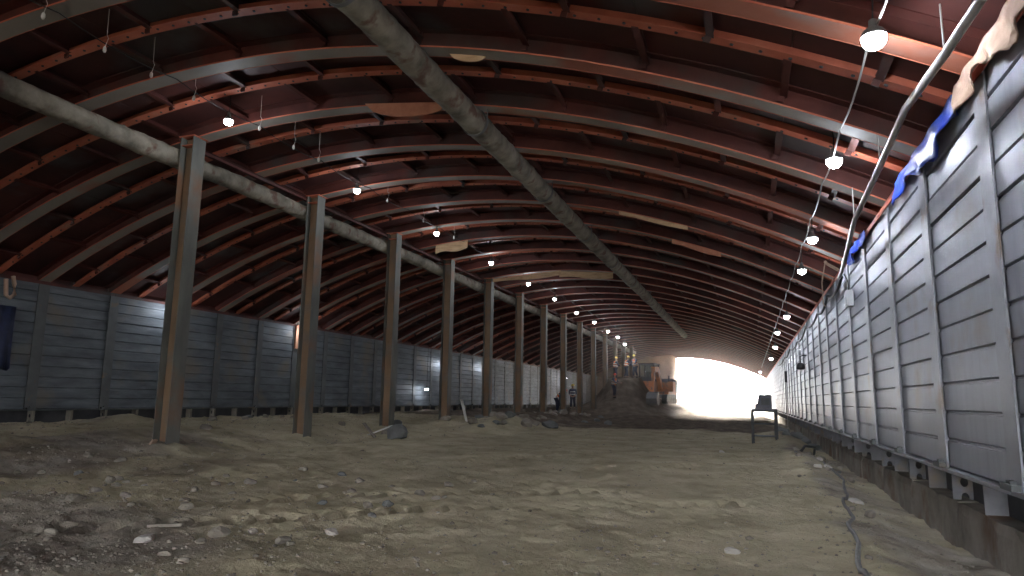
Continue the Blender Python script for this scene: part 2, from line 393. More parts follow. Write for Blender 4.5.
ROWS = 12
def make_wall(name, X, s, first, matp, matpost, matg, zfoot, Z0):
    PH = (ZT - Z0 - .02) / ROWS
    """X = post face, s = direction away from the tunnel"""
    wall = tag(empty(name, (X, 0, 0)), kind='structure')
    pw = PITCH - .30 + .10
    pm = panel_mb(s, pw, PH).mesh('wall_panel', matp)
    post = hpost_mb(s, Z0 + .012, ZT).mesh('wall_post', matpost)
    rest = MB(); src = panel_mb(s, pw, PH)
    for i in range(I0, I1):
        for r in range(ROWS):
            p = Vector((s * .032, by(i) + .10, Z0 + .02 + r * PH))
            if first <= i < first + 25:
                jit = random.uniform(-.006, .006)
                link('wall_panel', pm, wall, loc=(p.x + jit, p.y, p.z))
            else:
                rest.add([Vector(v) + p for v in src.v], src.f)
    tag(rest.obj('distant_panels', matp, wall), kind='stuff')
    for i in range(I0, I1 + 1):
        link('wall_post', post, wall, loc=(0, by(i), 0))
    # base plates under the posts
    bp = MB(); bp.box(-.05, .05, -.13, .13, 0, .05); bp.box(-.03, .03, -.05, .05, .05, .075)
    bpm = bp.mesh('post_foot', MT['post_l'])
    for i in range(first - 1, first + 26): link('post_foot', bpm, wall, loc=(s * -.035 + s * .02, by(i) + .02, Z0 + .012))
    # ledge: long flange carrying the panels, in lengths of four bays
    for i in range(I0, I1, 4):
        j = min(I1, i + 4)
        m = MB(); m.box(*sorted((-.04 * s, .36 * s)), by(i) + .006, by(j) - .006, Z0 - .022, Z0 + .012)
        m.obj('ledge_flange', matpost, wall)
    # back plate of the recess
    m = MB(); m.box(*sorted((.30 * s, .34 * s)), YB, YE, zfoot - .5, Z0 - .022); m.obj('recess_back_plate', MT['dark'], wall)
    # gussets, half of them with two round holes
    hh = Z0 - .022 - zfoot + .25
    g1 = MB(); holed_plate(g1, .30, hh, [(hh - .375, 0), (.16, .05), (.16, .05), (.055, 0)]); g1.v = [((x * .75 + .11) * s, y, z) for x, y, z in g1.v]
    g2 = MB(); g2.box(*sorted((.11 * s, .30 * s)), 0, .012, 0, hh)
    if s < 0:
        g1.box(-.12, -.09, -.03, .045, .04, hh); g2.box(-.12, -.09, -.03, .045, .04, hh)
    m1, m2 = g1.mesh('gusset_plate', matg), g2.mesh('gusset_plate', matg)
    for i in range(I0, I1):
        link('gusset_plate', m1, wall, loc=(0, by(i) + .18, zfoot - .25))
        link('gusset_plate', m2, wall, loc=(0, by(i) + .18 + PITCH / 2, zfoot - .25))
    # hidden sheet added behind the panels to block daylight at the joints
    m = MB(); m.box(*sorted((.30 * s, .36 * s)), YB, YE, Z0, ZT + .05); m.obj('joint_light_blocker', MT['dark'], wall)
    # cap channel on the wall top
    for i in range(I0, I1, 4):
        j = min(I1, i + 4)
        m = MB(); m.box(*sorted((-.01 * s, .32 * s)), by(i) + .004, by(j) - .004, ZT, ZT + .014); m.box(*sorted((-.01 * s, .004 * s)), by(i) + .004, by(j) - .004, ZT - .07, ZT)
        m.box(*sorted((.30 * s, .32 * s)), by(i) + .004, by(j) - .004, ZT, ZT + .5)
        m.obj('cap_channel', MT['primer'] if s > 0 else MT['primer_dark'], wall)
    return wall
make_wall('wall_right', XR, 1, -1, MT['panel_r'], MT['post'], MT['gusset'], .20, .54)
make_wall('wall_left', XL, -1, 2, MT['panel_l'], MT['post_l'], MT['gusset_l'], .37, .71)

kerb = tag(empty('trim_right', (0, 0, 0)), kind='structure')
for i in range(I0, I1):
    m = MB(); j1, j2 = random.uniform(-.02, .02), random.uniform(-.02, .02)
    n = 9; ys = [by(i) + .01 + (PITCH - .02) * k / (n - 1) for k in range(n)]
    prof = lambda k: [(XR + .07 + .018 * math.sin(k * 2.1 + i), -.6), (XR + .08 + j1 + .015 * math.sin(k * 1.7 + i * 3), .10), (XR + .10 + .012 * math.cos(k * 2.7 + i), .195 + .01 * math.sin(k * 1.3 + i)), (XR + .5, .205), (XR + .5, -.6)]
    vs = [(p[0], ys[k], p[1]) for k in range(n) for p in prof(k)]
    fs = [(k * 5 + a, k * 5 + (a + 1) % 5, (k + 1) * 5 + (a + 1) % 5, (k + 1) * 5 + a) for k in range(n - 1) for a in range(5)]
    fs += [(0, 1, 2, 3, 4), tuple((n - 1) * 5 + a for a in (4, 3, 2, 1, 0))]
    m.add(vs, fs); m.obj('kerb_block', MT['concrete'], kerb)

# ------------------------------------------------------------------ vaulted ceiling
ceil = tag(empty('ceiling', (0, 0, 0)), kind='structure')
NX = 48
XS = [XL - .28 + (XR - XL + .56) * k / NX for k in range(NX + 1)]
def arc_sweep(mb, ya, yb, oa, ob, mi=0, xs=XS):
    vs = []; n = len(xs)
    for x in xs: vs += [(x, ya, A(x) + oa), (x, yb, A(x) + oa), (x, yb, A(x) + ob), (x, ya, A(x) + ob)]
    fs = []
    for k in range(n - 1):
        for a in range(4): fs.append((k * 4 + a, k * 4 + (a + 1) % 4, k * 4 + 4 + (a + 1) % 4, k * 4 + 4 + a))
    fs += [(0, 1, 2, 3), ((n - 1) * 4 + 3, (n - 1) * 4 + 2, (n - 1) * 4 + 1, (n - 1) * 4)]
    mb.add(vs, fs, mi)
m = MB(); arc_sweep(m, -.15, .15, 0, .014); fl_me = m.mesh('bottom_flange', MT['soffit'])
m = MB(); arc_sweep(m, -.158, -.151, -.004, .018); arc_sweep(m, .151, .158, -.004, .018); edge_me = m.mesh('flange_edge', MT['primer'])
m = MB(); arc_sweep(m, -.006, .006, .014, .29); arc_sweep(m, -.15, .15, .29, .304); web_me = m.mesh('arch_rib', MT['primer_dark'])
m = MB(); arc_sweep(m, -.09, .09, .17, .185); arc_sweep(m, -.005, .005, .185, .30); minor_me = m.mesh('secondary_rib', MT['primer'])
# bolts under the secondary rib
m = MB(); x = XL + .25
while x < XR - .1:
    sl = -2 * SAG * (x - XM) / HS ** 2
    for k in range(1):
        c = Vector((x, 0.0, A(x) + .17)); t = Vector((1, 0, sl)).normalized(); nrm = Vector((-sl, 0, 1)).normalized()
        n = 6; vs = []
        for zz in (-.014, .002):
            for q in range(n): a = 2 * math.pi * q / n; vs.append(c + t * (.022 * math.cos(a)) + Vector((0, .022 * math.sin(a), 0)) + nrm * zz)
        m.add(vs, [tuple(range(n))] + [(q, (q + 1) % n, n + (q + 1) % n, n + q) for q in range(n)])
    x += .30
bolt_me = m.mesh('bolt_heads', MT['dark'])
for i in range(I0, I1 + 1):
    rib = link('arch_rib', web_me, ceil, loc=(0, by(i), 0))
    link('bottom_flange', fl_me, rib); link('flange_edge', edge_me, rib)
    if i < I1:
        r2 = link('secondary_rib', minor_me, ceil, loc=(0, by(i) + PITCH / 2, 0))
        if -1 <= i < 12: tag(link('bolt_heads', bolt_me, r2), kind='stuff')
# deck plates and stiffeners between the ribs
NP = 12
bx_ = [XL - .3 + (XR - XL + .6) * k / NP for k in range(NP + 1)]
pl_src = []; st_src = []
for k in range(NP):
    mb = MB(); xs = [bx_[k] + .006 + (bx_[k + 1] - bx_[k] - .012) * q / 4 for q in range(5)]
    arc_sweep(mb, .006, PITCH / 2 - .006, .306, .33, xs=xs); pl_src.append((mb, mb.mesh('deck_plate', MT['deck'])))
    sl = -2 * SAG * (bx_[k] + .8 - XM) / HS ** 2
    mb = MB(); x = bx_[k] + .8; t = Vector((1, 0, sl)).normalized(); nrm = Vector((-sl, 0, 1)).normalized()
    c = Vector((x, PITCH / 4, A(x) + .235))
    mb.obox(c, t * .006, Vector((0, PITCH / 4 - .05, 0)), nrm * .065); mb.obox(c + t * .04 - nrm * .062, t * .045, Vector((0, PITCH / 4 - .05, 0)), nrm * .005)
    mb.obox(c + Vector((0, PITCH / 4 - .06, -.05)), t * .04, Vector((0, .012, 0)), nrm * .09)
    st_src.append((mb, mb.mesh('stiffener', MT['primer_dark'])))
restp, rests = MB(), MB(); h0 = -2
for h in range(2 * I0, 2 * I1):
    y = Y0 + h * PITCH / 2; near = h0 <= h < h0 + 25
    for k in range(NP):
        if near: link('deck_plate', pl_src[k][1], ceil, loc=(0, y, random.uniform(-.006, .006)))
        else: restp.add([Vector(v) + Vector((0, y, 0)) for v in pl_src[k][0].v], pl_src[k][0].f)
        if (h + k) % 2 and not (h // 2 + k) % 3 == 0: pass
        dx = .8 if h % 2 else 0.0
        if k == NP - 1 and h % 2: continue
        off = Vector((dx, 0, A(bx_[k] + .8 + dx) - A(bx_[k] + .8)))
        if near: link('stiffener', st_src[k][1], ceil, loc=(off.x, y, off.z))
        else: rests.add([Vector(v) + Vector((0, y, 0)) + off for v in st_src[k][0].v], st_src[k][0].f)
tag(restp.obj('distant_deck_plates', MT['deck'], ceil), kind='stuff')
tag(rests.obj('distant_stiffeners', MT['primer_dark'], ceil), kind='stuff')
m = MB(); arc_sweep(m, YB - .3, YE, .36, .60, xs=[XL - .5 + (XR - XL + 1.0) * k / NX for k in range(NX + 1)]); m.obj('road_slab_above', MT['concrete'], ceil)

# unseen wall added behind the camera to block sky, open on the right
m = MB(); m.box(XL - .5, -4.6, YB - .6, YB - .3, -.8, 7.0); tag(m.obj('sky_blocker_back', MT['concrete']), kind='structure')

# earth face that closes the left side of the far mouth
def earth_face():
    mb = MB(); nx, nz = 26, 18
    for j in range(nz + 1):
        for i in range(nx + 1):
            x = XL - .2 + (8.9 + .02 * j * 0) * i / nx; z = -.3 + 7.3 * j / nz
            y = 84 + 2.2 * float(fbm(x, z, .45, 4, 7)) - 1.5 * (1 - j / nz) + (1.2 * (i / nx) ** 4)
            mb.v.append((x, y, z))
    for j in range(nz):
        for i in range(nx): a = j * (nx + 1) + i; mb.f.append((a, a + 1, a + nx + 2, a + nx + 1)); mb.mi.append(0)
    # return side towards the mouth
    base = len(mb.v)
    for j in range(nz + 1):
        z = -.3 + 7.3 * j / nz; x = XL - .2 + 8.9 + .35 * float(fbm(3.3, z, .8, 3, 9)); mb.v.append((x, YE + .5, z))
    for j in range(nz): mb.f.append((j * (nx + 1) + nx, base + j, base + j + 1, (j + 1) * (nx + 1) + nx)); mb.mi.append(0)
    return tag(mb.obj('wall_far', MT['earth'], smooth=True), kind='structure')
earth_face()

# ------------------------------------------------------------------ columns, header beam, pipes
ORD = ['nearest', 'second', 'third', 'fourth', 'fifth', 'sixth', 'seventh', 'eighth', 'ninth', 'tenth', 'eleventh', 'twelfth', 'thirteenth', 'fourteenth', 'fifteenth']
def column_meshes():
    zt = A(XC) - .02; z0 = -.35
    f = MB(); f.box(-.165, -.148, -.165, .165, z0, zt); f1 = f.mesh('flange', MT['column'])
    f = MB(); f.box(.148, .165, -.165, .165, z0, zt); f2 = f.mesh('flange', MT['column'])
    w = MB(); w.box(-.148, .148, -.007, .007, z0, zt); w = w.mesh('web', MT['column_web'])
    c = MB(); c.box(-.2, .2, -.19, .19, zt, zt + .018); c.box(-.14, .14, -.15, -.01, zt - .18, zt - .165); cp = c.mesh('cap_plate', MT['primer'])
    return f1, f2, w, cp
F1, F2, WB, CP = column_meshes()
colnotes = {1: 'large brown steel column with a rusty web, tallest in the row, bare soil at its foot', 2: 'rusty brown steel column second from the left edge, standing in a heap of soil',
            3: 'rust streaked steel column with a grey stone and splintered boards at its foot', 4: 'rusty steel column with a white lath leaning against its right side',
            5: 'grey brown steel column fifth in the row, rubble berm at its foot'}
for i in range(0, 15):
    y = by(2 * i)
    if i == 0: lab = 'steel column cut off by the left picture edge, under the near end of the roof'
    else: lab = colnotes.get(i, '%s steel column from the left in the receding row' % ORD[i - 1])
    c = tag(empty('steel_column', (XC, y - .14, 0)), lab, 'column', 'steel columns in the centre row')
    link('flange', F1, c); link('flange', F2, c); link('web', WB, c); link('cap_plate', CP, c)
m = MB(); zb = A(XC) - .02
hb = tag(empty('header_beam', (-10.84, 0, 0)), 'thin dark red steel beam above the pipe behind the column heads', 'beam')
za = A(-10.84) - .012
m = MB(); m.box(-.05, .05, 10.8, 71, za - .09, za - .082); m.obj('bottom_flange', MT['primer_dark'], hb)
m = MB(); m.box(-.006, .006, 10.8, 71, za - .082, za - .01); m.obj('web', MT['primer_dark'], hb)
m = MB(); m.box(-.05, .05, 10.8, 71, za - .01, za); m.obj('top_flange', MT['primer_dark'], hb)

def big_pipe(x, z, r, y0, y1, label, sag=0):
    root = tag(empty('overhead_pipe', (x, y0, z)), label, 'pipe')
    mb = MB(); n = 28; ys = []
    y = 0
    while y < y1 - y0: ys.append(y); y += .09 if y < 26 else .5
    ys.append(y1 - y0); vs = []
    for yy in ys:
        dz = -sag * math.sin(math.pi * ((yy + y0 - 4) % 8.6) / 8.6)
        for k in range(n):
            a = 2 * math.pi * k / n
            lump = float(fbm(k * .55 if k < n / 2 else (n - k) * .55, yy * 2.2, 1, 3, 5)) * .055
            ring = .008 * (1 if (yy % .45) < .1 else 0)
            rr = r + lump + ring
            vs.append((rr * math.cos(a), yy, rr * math.sin(a) + dz))
    fs = [(j * n + k, j * n + (k + 1) % n, (j + 1) * n + (k + 1) % n, (j + 1) * n + k) for j in range(len(ys) - 1) for k in range(n)]
    fs += [tuple(range(n)), tuple((len(ys) - 1) * n + k for k in range(n))]
    mb.add(vs, fs); mb.obj('pipe_body', MT['pipe'], root, smooth=True)
    # band clamps and hanger straps to the ribs
    for i in range(0, 12):
        yy = by(2 * i) - y0
        if yy < 0 or yy > y1 - y0: continue
        b = MB(); vs = []
        for (dy, rr) in ((-.035, r + .022), (-.035, r + .034), (.035, r + .034), (.035, r + .022)):
            vs += [(rr * math.cos(2 * math.pi * k / n), yy + dy, rr * math.sin(2 * math.pi * k / n)) for k in range(n)]
        b.add(vs, [(a * n + k, a * n + (k + 1) % n, ((a + 1) % 4) * n + (k + 1) % n, ((a + 1) % 4) * n + k) for a in range(4) for k in range(n)])
        top = A(x) - z
        for sx in (-1, 1): b.box(sx * (r + .02) - .006, sx * (r + .02) + .006, yy - .012, yy + .012, 0, max(.1, A(x + sx * r) - z + .0))
        b.obj('pipe_clamp', MT['machine_grey'], root)
    return root
big_pipe(-4.45, A(-4.45) - .27, .21, 2.0, 53, 'thick dusty grey pipe crossing the middle of the roof towards the mouth')
big_pipe(-11.02, A(-11.02) - .30, .19, 2.0, 71, 'thick dusty grey pipe running behind the column heads', .03)

# ------------------------------------------------------------------ lit bulbs
def bulb_meshes(rad, mat, drop):
    c = MB(); c.tube([(0, 0, .19), (.01, 0, .19 + drop * .5), (0, 0, .19 + drop)], .008, 6)
    s = MB(); s.lathe([(.02, .19), (.034, .18), (.036, .12), (rad * .8, .085), (rad * 1.04, .05), (rad * 1.04, .028), (rad * .9, .028)], n=16)
    b = MB(); prof = []
    for k in range(9):
        a = .55 * math.pi * (k + .3) / 8.3; prof.append((rad * math.sin(a), .02 - rad * math.cos(a) * 1.05))
    b.lathe(prof, n=14)
    return c.mesh('cord', MT['black']), s.mesh('socket', MT['machine_grey']), b.mesh('bulb', mat, True)
LB = {}
def bulb(x, y, z, label, group, rad=.085, mat='bulb', hang=None):
    top = (A(x) + .30 if hang is None else hang); drop = max(.05, round(top - z - .19, 2))
    key = (rad, mat, drop)
    if key not in LB: LB[key] = bulb_meshes(rad, MT[mat], drop)
    o = tag(empty('hanging_bulb', (x, y, z)), label, 'lamp', group)
    for n_, me in zip(('cord', 'socket', 'bulb'), LB[key]): link(n_, me, o)
    return o
gl = 'bulbs hung beside the column row'
for i, (y, z) in enumerate([(9.95, 6.42), (14.5, 6.28), (19.2, 6.33), (24.1, 6.31), (28.8, 6.21), (33.2, 6.15), (37.9, 6.02), (42.7, 6.02), (47.2, 5.87), (51.0, 5.8), (54.0, 5.5)]):
    x = -9.12 if i < 9 else -9.13
    z = min(z, A(x) - .28) - (.0)
    bulb(x, y, z, 'lit white bulb, %s from the left in the row beside the columns' % ('first' if i == 0 else ORD[i]), gl, rad=.085 if i < 6 else .1)
gr = 'bulbs hung along the right wall'
RL = [(1.1, 6.1, 4.23), (1.15, 9.5, 4.34), (1.15, 13.0, 4.05), (1.15, 15.7, 3.97), (1.2, 23.4, 3.88), (1.1, 28.5, 3.85), (1.15, 33, 3.63), (1.15, 39.6, 3.5), (.95, 66, 3.85)]
for i, (x, y, z) in enumerate(RL):
    z = min(z, A(x) - .13)
    bulb(x, y, z, 'lit white bulb, %s from the camera in the row along the right wall' % ORD[i], gr, rad=.10 if i < 2 else .085)
gw = 'work lamps close to the left wall'
# work lamps at the left wall, seen only by the light they throw on the panels or between columns
for (x, y, z, lab) in [(-16.95, 16.95, 3.85, 'lit bulb near the left wall top, hidden behind the nearest tall column'), (-16.95, 23.9, 3.85, 'lit bulb near the left wall top, hidden behind the second column'),
                       (-17.0, 35.2, 1.62, 'bright low bulb in front of the left wall between third and fourth columns'), (-17.0, 37.6, 3.2, 'lit bulb near the left wall behind the fourth column'),
                       (-17.0, 44.3, 3.3, 'lit bulb near the left wall behind the fifth column'), (-16.8, 65.5, 3.2, 'small distant bulb near the left wall past the sixth column')]:
    bulb(x, y, z, lab, gw, rad=.085, mat='bulb_far')

# lamp cable along the right row, and swagged cables on the wall top
def swag(pts, sag, n=6):
    out = []
    for a, b in zip(pts[:-1], pts[1:]):
        a, b = Vector(a), Vector(b)
        for k in range(n):
            t = k / n; p = a.lerp(b, t); p.z -= sag * 4 * t * (1 - t); out.append(p)
    out.append(Vector(pts[-1])); return out
m = MB(); m.tube(swag([(1.13, 3.0, A(1.13) - .02)] + [(1.13, by(i), A(1.13) - .02) for i in range(-1, 30)], .10), .011, 6)
tag(m.obj('lamp_cable', MT['wire']), 'pale cable looping from rib to rib above the right hand bulbs', 'cable')
m = MB(); m.tube(swag([(-9.12, 3.0, A(-9.12) - .02)] + [(-9.12, by(i), A(-9.12) - .02) for i in range(-1, 30)], .08), .009, 6)
tag(m.obj('lamp_cable', MT['black']), 'dark cable looping from rib to rib above the bulbs by the columns', 'cable')
m = MB(); pts = [(1.5, 3.2, 3.85), (1.5, 4.76, 3.78), (1.5, 5.7, 3.84), (1.5, 7.1, 3.98), (1.5, 8.49, 3.88), (1.5, 10.6, 3.78), (1.56, 11.6, 3.72), (1.7, 13.7, 3.68), (1.80, 15.2, 3.72)]
cv = []
for a, b in zip(pts[:-1], pts[1:]):
    for k in range(5): cv.append(Vector(a).lerp(Vector(b), k / 5))
cv.append(Vector(pts[-1])); m.tube(cv, .036, 10)
cr = tag(m.obj('conduit_pipe', MT['conduit'], smooth=True), 'pale grey bent conduit hung under the ribs beside the right wall', 'pipe')
for (x, y, z) in [(1.5, 5.7, 3.84), (1.5, 8.49, 3.88), (1.5, 10.6, 3.78)]:
    b = MB(); b.tube([(x, y, z + .03), (x, y + .01, A(x) + .0)], .007, 6); b.obj('hanger_wire', MT['wire'], cr)
m = MB(); m.tube(swag([(1.84, 15.1, 3.72), (1.86, 18.0, 3.75), (1.86, 20.77, 3.66), (1.86, 25, 3.72), (1.86, 29.4, 3.6), (1.86, 35, 3.7), (1.86, 40, 3.6), (1.86, 50, 3.7)], .16), .03, 7)
tag(m.obj('power_cable', MT['black'], smooth=True), 'thick black cable drooping along the right wall top', 'cable')
m = MB(); m.tube([(1.80, 14.9, 3.80), (1.55, 14.7, 3.92), (1.5, 14.6, 3.95)], .03, 7); m.tube([(1.5, 14.6, 3.95), (1.46, 15.0, 3.6), (1.6, 16.4, 3.35), (1.8, 18, 3.5)], .012, 6)
tag(m.obj('cable_bracket', MT['cloth']), 'short tan arm carrying a thin cable near the wall box', 'bracket')
jb = tag(empty('junction_box', (1.86, 14.35, 3.02)), 'small grey junction box fixed to the right wall near its top', 'box')
m = MB(); m.box(-.06, .06, -.13, .13, 0, .30); m.obj('box_body', MT['greybox'], jb)
m = MB(); m.box(-.075, -.06, -.11, .11, .02, .28); m.obj('lid', MT['greybox'], jb)
m = MB(); m.tube([(0, 0, .30), (-.02, -.03, .5), (-.03, .3, .68)], .014, 6); m.obj('lead', MT['black'], jb)

# dead lamp holders dangling from the ribs left of the bulbs
for k, (x, y) in enumerate([(-8.85, 6.1), (-8.85, 7.05), (-8.85, 7.9), (-8.85, 8.8), (-8.65, 10.25), (-8.65, 11.3), (-8.6, 12.1), (-8.7, 15.3), (-8.7, 17.4), (-8.7, 19.6)]):
    h = tag(empty('wire_hanger', (x, y, 6.20)), 'thin pale wire hanger with a small bare holder, dangling under the roof', 'hanger', 'empty wire hangers under the roof')
    top = A(x) + .29 - 6.20
    m = MB(); m.tube([(0, 0, .03), (.02, 0, .09), (.025, .02, .18), (-.01, .02, .24), (0, 0, top)], .005, 5); m.obj('wire', MT['wire'], h)
    m = MB(); m.lathe([(.008, .05), (.022, .03), (.026, -.02), (.014, -.05)], n=8); m.obj('holder', MT['wire'], h)

# ------------------------------------------------------------------ boards on the rib soffits
def board(x0, x1, y, z0, z1, hh, label, mat='wood', shape=None, th=.03):
    mb = MB(); n = 10; top = []; bot = []
    for k in range(n + 1):
        t = k / n; x = x0 + (x1 - x0) * t; z = z0 + (z1 - z0) * t
        d = hh * (math.sqrt(max(0, 1 - (2 * t - 1) ** 2)) if shape == 'moon' else (1 - .15 * math.sin(7 * t) - (.4 * (1 - t) if shape == 'wedge' else 0)))
        top.append((x, z)); bot.append((x, z - max(d, .01)))
    vs = [(p[0], y - th / 2, p[1]) for p in top + bot] + [(p[0], y + th / 2, p[1]) for p in top + bot]
    m_ = n + 1; fs = []
    for k in range(n):
        fs += [(k, k + 1, m_ + k + 1, m_ + k), (2 * m_ + k, 3 * m_ + k, 3 * m_ + k + 1, 2 * m_ + k + 1), (k, 2 * m_ + k, 2 * m_ + k + 1, k + 1), (m_ + k, m_ + k + 1, 3 * m_ + k + 1, 3 * m_ + k)]
    fs += [(0, m_, 3 * m_, 2 * m_), (n, 2 * m_ + n, 3 * m_ + n, m_ + n)]
    mb.add(vs, fs); return tag(mb.obj('timber_board', MT[mat]), label, 'board')
board(-4.02, -3.45, by(1) + .06, A(-4.02) + .01, A(-3.45) + .01, .11, 'half moon offcut of pale wood under the rib right of the middle pipe', shape='moon')
board(-10.2, -9.0, by(7) - .1, A(-10.2) + .0, A(-9.0) + .02, .30, 'pale plywood board on edge above the fourth column')
board(-10.7, -7.4, by(10) - .1, A(-10.7) - .05, A(-7.4), .22, 'long pale timber board sloping up from the fifth column head', shape='wedge')
board(-7.5, -5.2, by(10) + .05, A(-7.5) + .0, A(-5.2), .26, 'wide pale plywood board under the rib left of the middle pipe')
board(-6.6, -4.9, by(2) - .17, A(-6.6) + .03, A(-4.9) + .03, .26, 'red brown board with a curved lower edge beside the middle pipe', 'wood_red', shape='moon')
board(-3.0, -1.3, by(5) - .17, A(-3.0), A(-1.3), .10, 'thin tan board along a rib right of the middle pipe', 'wood')
board(-1.9, -.6, by(6) - .17, A(-1.9), A(-.6), .13, 'red brown board under the ribs between middle pipe and right bulbs', 'wood_red')

# ------------------------------------------------------------------ tarpaulin and cloth on the right wall top
def drape(name, mat, label, cat, x, y0, y1, ztop, zbot, seed, n=26):
    rnd = random.Random(seed); mb = MB(); vs = []
    for side in (0, .012):
        for k in range(n + 1):
            t = k / n; y = y0 + (y1 - y0) * t
            lo = zbot + .07 * math.sin(t * 9 + seed) + rnd.uniform(-.03, .03)
            for q in range(4):
                u = q / 3; vs.append((x - .03 * math.sin(t * 23 + u * 3 + seed) * (.4 + u) - side, y, ztop + (lo - ztop) * u))
    N4 = (n + 1) * 4; fs = []
    for k in range(n):
        for q in range(3):
            a = k * 4 + q; fs += [(a, a + 1, a + 5, a + 4), (N4 + a, N4 + a + 4, N4 + a + 5, N4 + a + 1)]
        fs += [(k * 4, k * 4 + 4, N4 + k * 4 + 4, N4 + k * 4), (k * 4 + 3, N4 + k * 4 + 3, N4 + k * 4 + 7, k * 4 + 7)]
    mb.add(vs, fs); return tag(mb.obj(name, mat, smooth=True), label, cat)
drape('blue_tarpaulin', MT['tarp'], 'bright blue tarpaulin strip tucked along the top of the near right wall', 'tarpaulin', 1.87, 6.95, 9.7, 4.02, 3.78, 1)
drape('blue_tarpaulin', MT['tarp'], 'small blue tarpaulin scrap at the wall top above the junction box', 'tarpaulin', 1.87, 12.3, 14.4, 4.02, 3.84, 4)
drape('torn_cloth', MT['cloth'], 'torn tan cloth hanging over the top of the nearest right wall post', 'cloth', 1.86, 5.0, 6.85, 4.06, 3.84, 2)
drape('navy_tarpaulin', MT['navy'], 'dark navy sheet hanging on the left wall at the picture edge', 'tarpaulin', -17.2, 11.1, 12.15, 3.25, 1.75, 3)
m = MB(); m.tube([(-17.25, 12.0, 4.0), (-17.2, 12.02, 3.8), (-17.2, 12.05, 3.55), (-17.2, 11.95, 3.45), (-17.2, 11.85, 3.5), (-17.2, 11.8, 3.9)], .05, 8)
tag(m.obj('hose_loop', MT['cloth'], smooth=True), 'tan hose looped over the left wall top at the picture edge', 'hose')
# timber packer on the left wall top
m = MB(); m.box(XL + .0, XL + .07, 23.62, 23.92, 3.05, 4.0); tag(m.obj('timber_packer', MT['wood_red']), 'brown upright plank fixed on a left wall post between the first two tall columns', 'plank')
m = MB(); m.box(XL + .0, XL + .05, 17.7, 17.8, 3.1, 4.02); tag(m.obj('pale_lath', MT['wood_white']), 'narrow pale lath on the left wall left of the nearest tall column', 'lath')

# ------------------------------------------------------------------ things on the right wall further down
fl = tag(empty('floodlight', (1.72, 26.2, 2.35)), 'dark dome shaped floodlight on a bracket on the right wall', 'lamp')
m = MB(); m.lathe([(.04, .24), (.10, .21), (.14, .11), (.15, .03), (.10, .0)], n=18); m.obj('lamp_housing', MT['dark'], fl, smooth=True)
m = MB(); m.tube([(0, 0, .24), (0, 0, .46), (.12, 0, .50), (.2, 0, .50)], .02, 8); m.obj('bracket', MT['dark'], fl)
m = MB(); m.lathe([(.035, .50), (.06, .56), (.05, .66), (.02, .70)], n=12); m.obj('globe', MT['greybox'], fl, smooth=True)
sg = tag(empty('wall_stake', (1.74, 37.4, 0)), 'thin pale pole carrying a dark box, standing at the right wall', 'pole')
m = MB(); m.tube([(0, 0, gz(1.74, 37.4) - .05), (0, 0, 2.9)], .018, 8); m.obj('pole', MT['conduit'], sg)
m = MB(); m.box(-.06, .06, -.10, .10, 2.2, 2.75); m.obj('box', MT['dark'], sg)

# ------------------------------------------------------------------ work table with equipment
ty = 21.7
def worktable():
    gx = gz(.37, ty)
    t = tag(empty('work_table', (.37, ty, 0)), 'tall narrow metal work table standing alone near the right wall', 'table')
    m = MB(); m.box(-.36, .36, -.3, .3, .98, 1.02); m.obj('table_top', MT['slate'], t)
    m = MB(); m.box(-.33, .33, -.27, .27, .92, .98); m.obj('apron', MT['dark'], t)
    for sx in (-1, 1):
        for sy in (-1, 1):
            m = MB(); m.box(sx * .32 - .042, sx * .32 + .042, sy * .26 - .042, sy * .26 + .042, min(gz(.37 + sx * .32, ty + sy * .26), 0.1) - .06, .98); m.obj('leg', MT['black'], t)
    m = MB(); m.box(-.32, .32, -.26, .26, .22, .25); m.obj('shelf', MT['dark'], t)
    m = MB(); m.box(-.3, .3, .25, .27, .55, .6); m.obj('stretcher', MT['dark'], t)
    b = tag(empty('equipment_case', (.36, ty, 1.02)), 'slate blue equipment case with a lower step on the work table', 'case')
    m = MB()
    prof = [(-.24, 0), (-.24, .12), (-.17, .14), (-.13, .36), (-.1, .4), (.2, .4), (.24, .36), (.24, 0)]
    vs = [(x, -.18, z) for x, z in prof] + [(x, .18, z) for x, z in prof]; n = 8
    m.add(vs, [tuple(range(n)), tuple(range(2 * n - 1, n - 1, -1))] + [(i, (i + 1) % n, n + (i + 1) % n, n + i) for i in range(n)]); m.obj('case_body', MT['slate'], b)
    m = MB(); m.tube([(-.02, 0, .40), (-.02, 0, .45), (.14, 0, .45), (.14, 0, .40)], .012, 6); m.obj('handle', MT['dark'], b)
    m = MB(); m.box(-.06, .18, -.19, -.18, .1, .3); m.obj('front_panel', MT['dark'], b)
worktable()

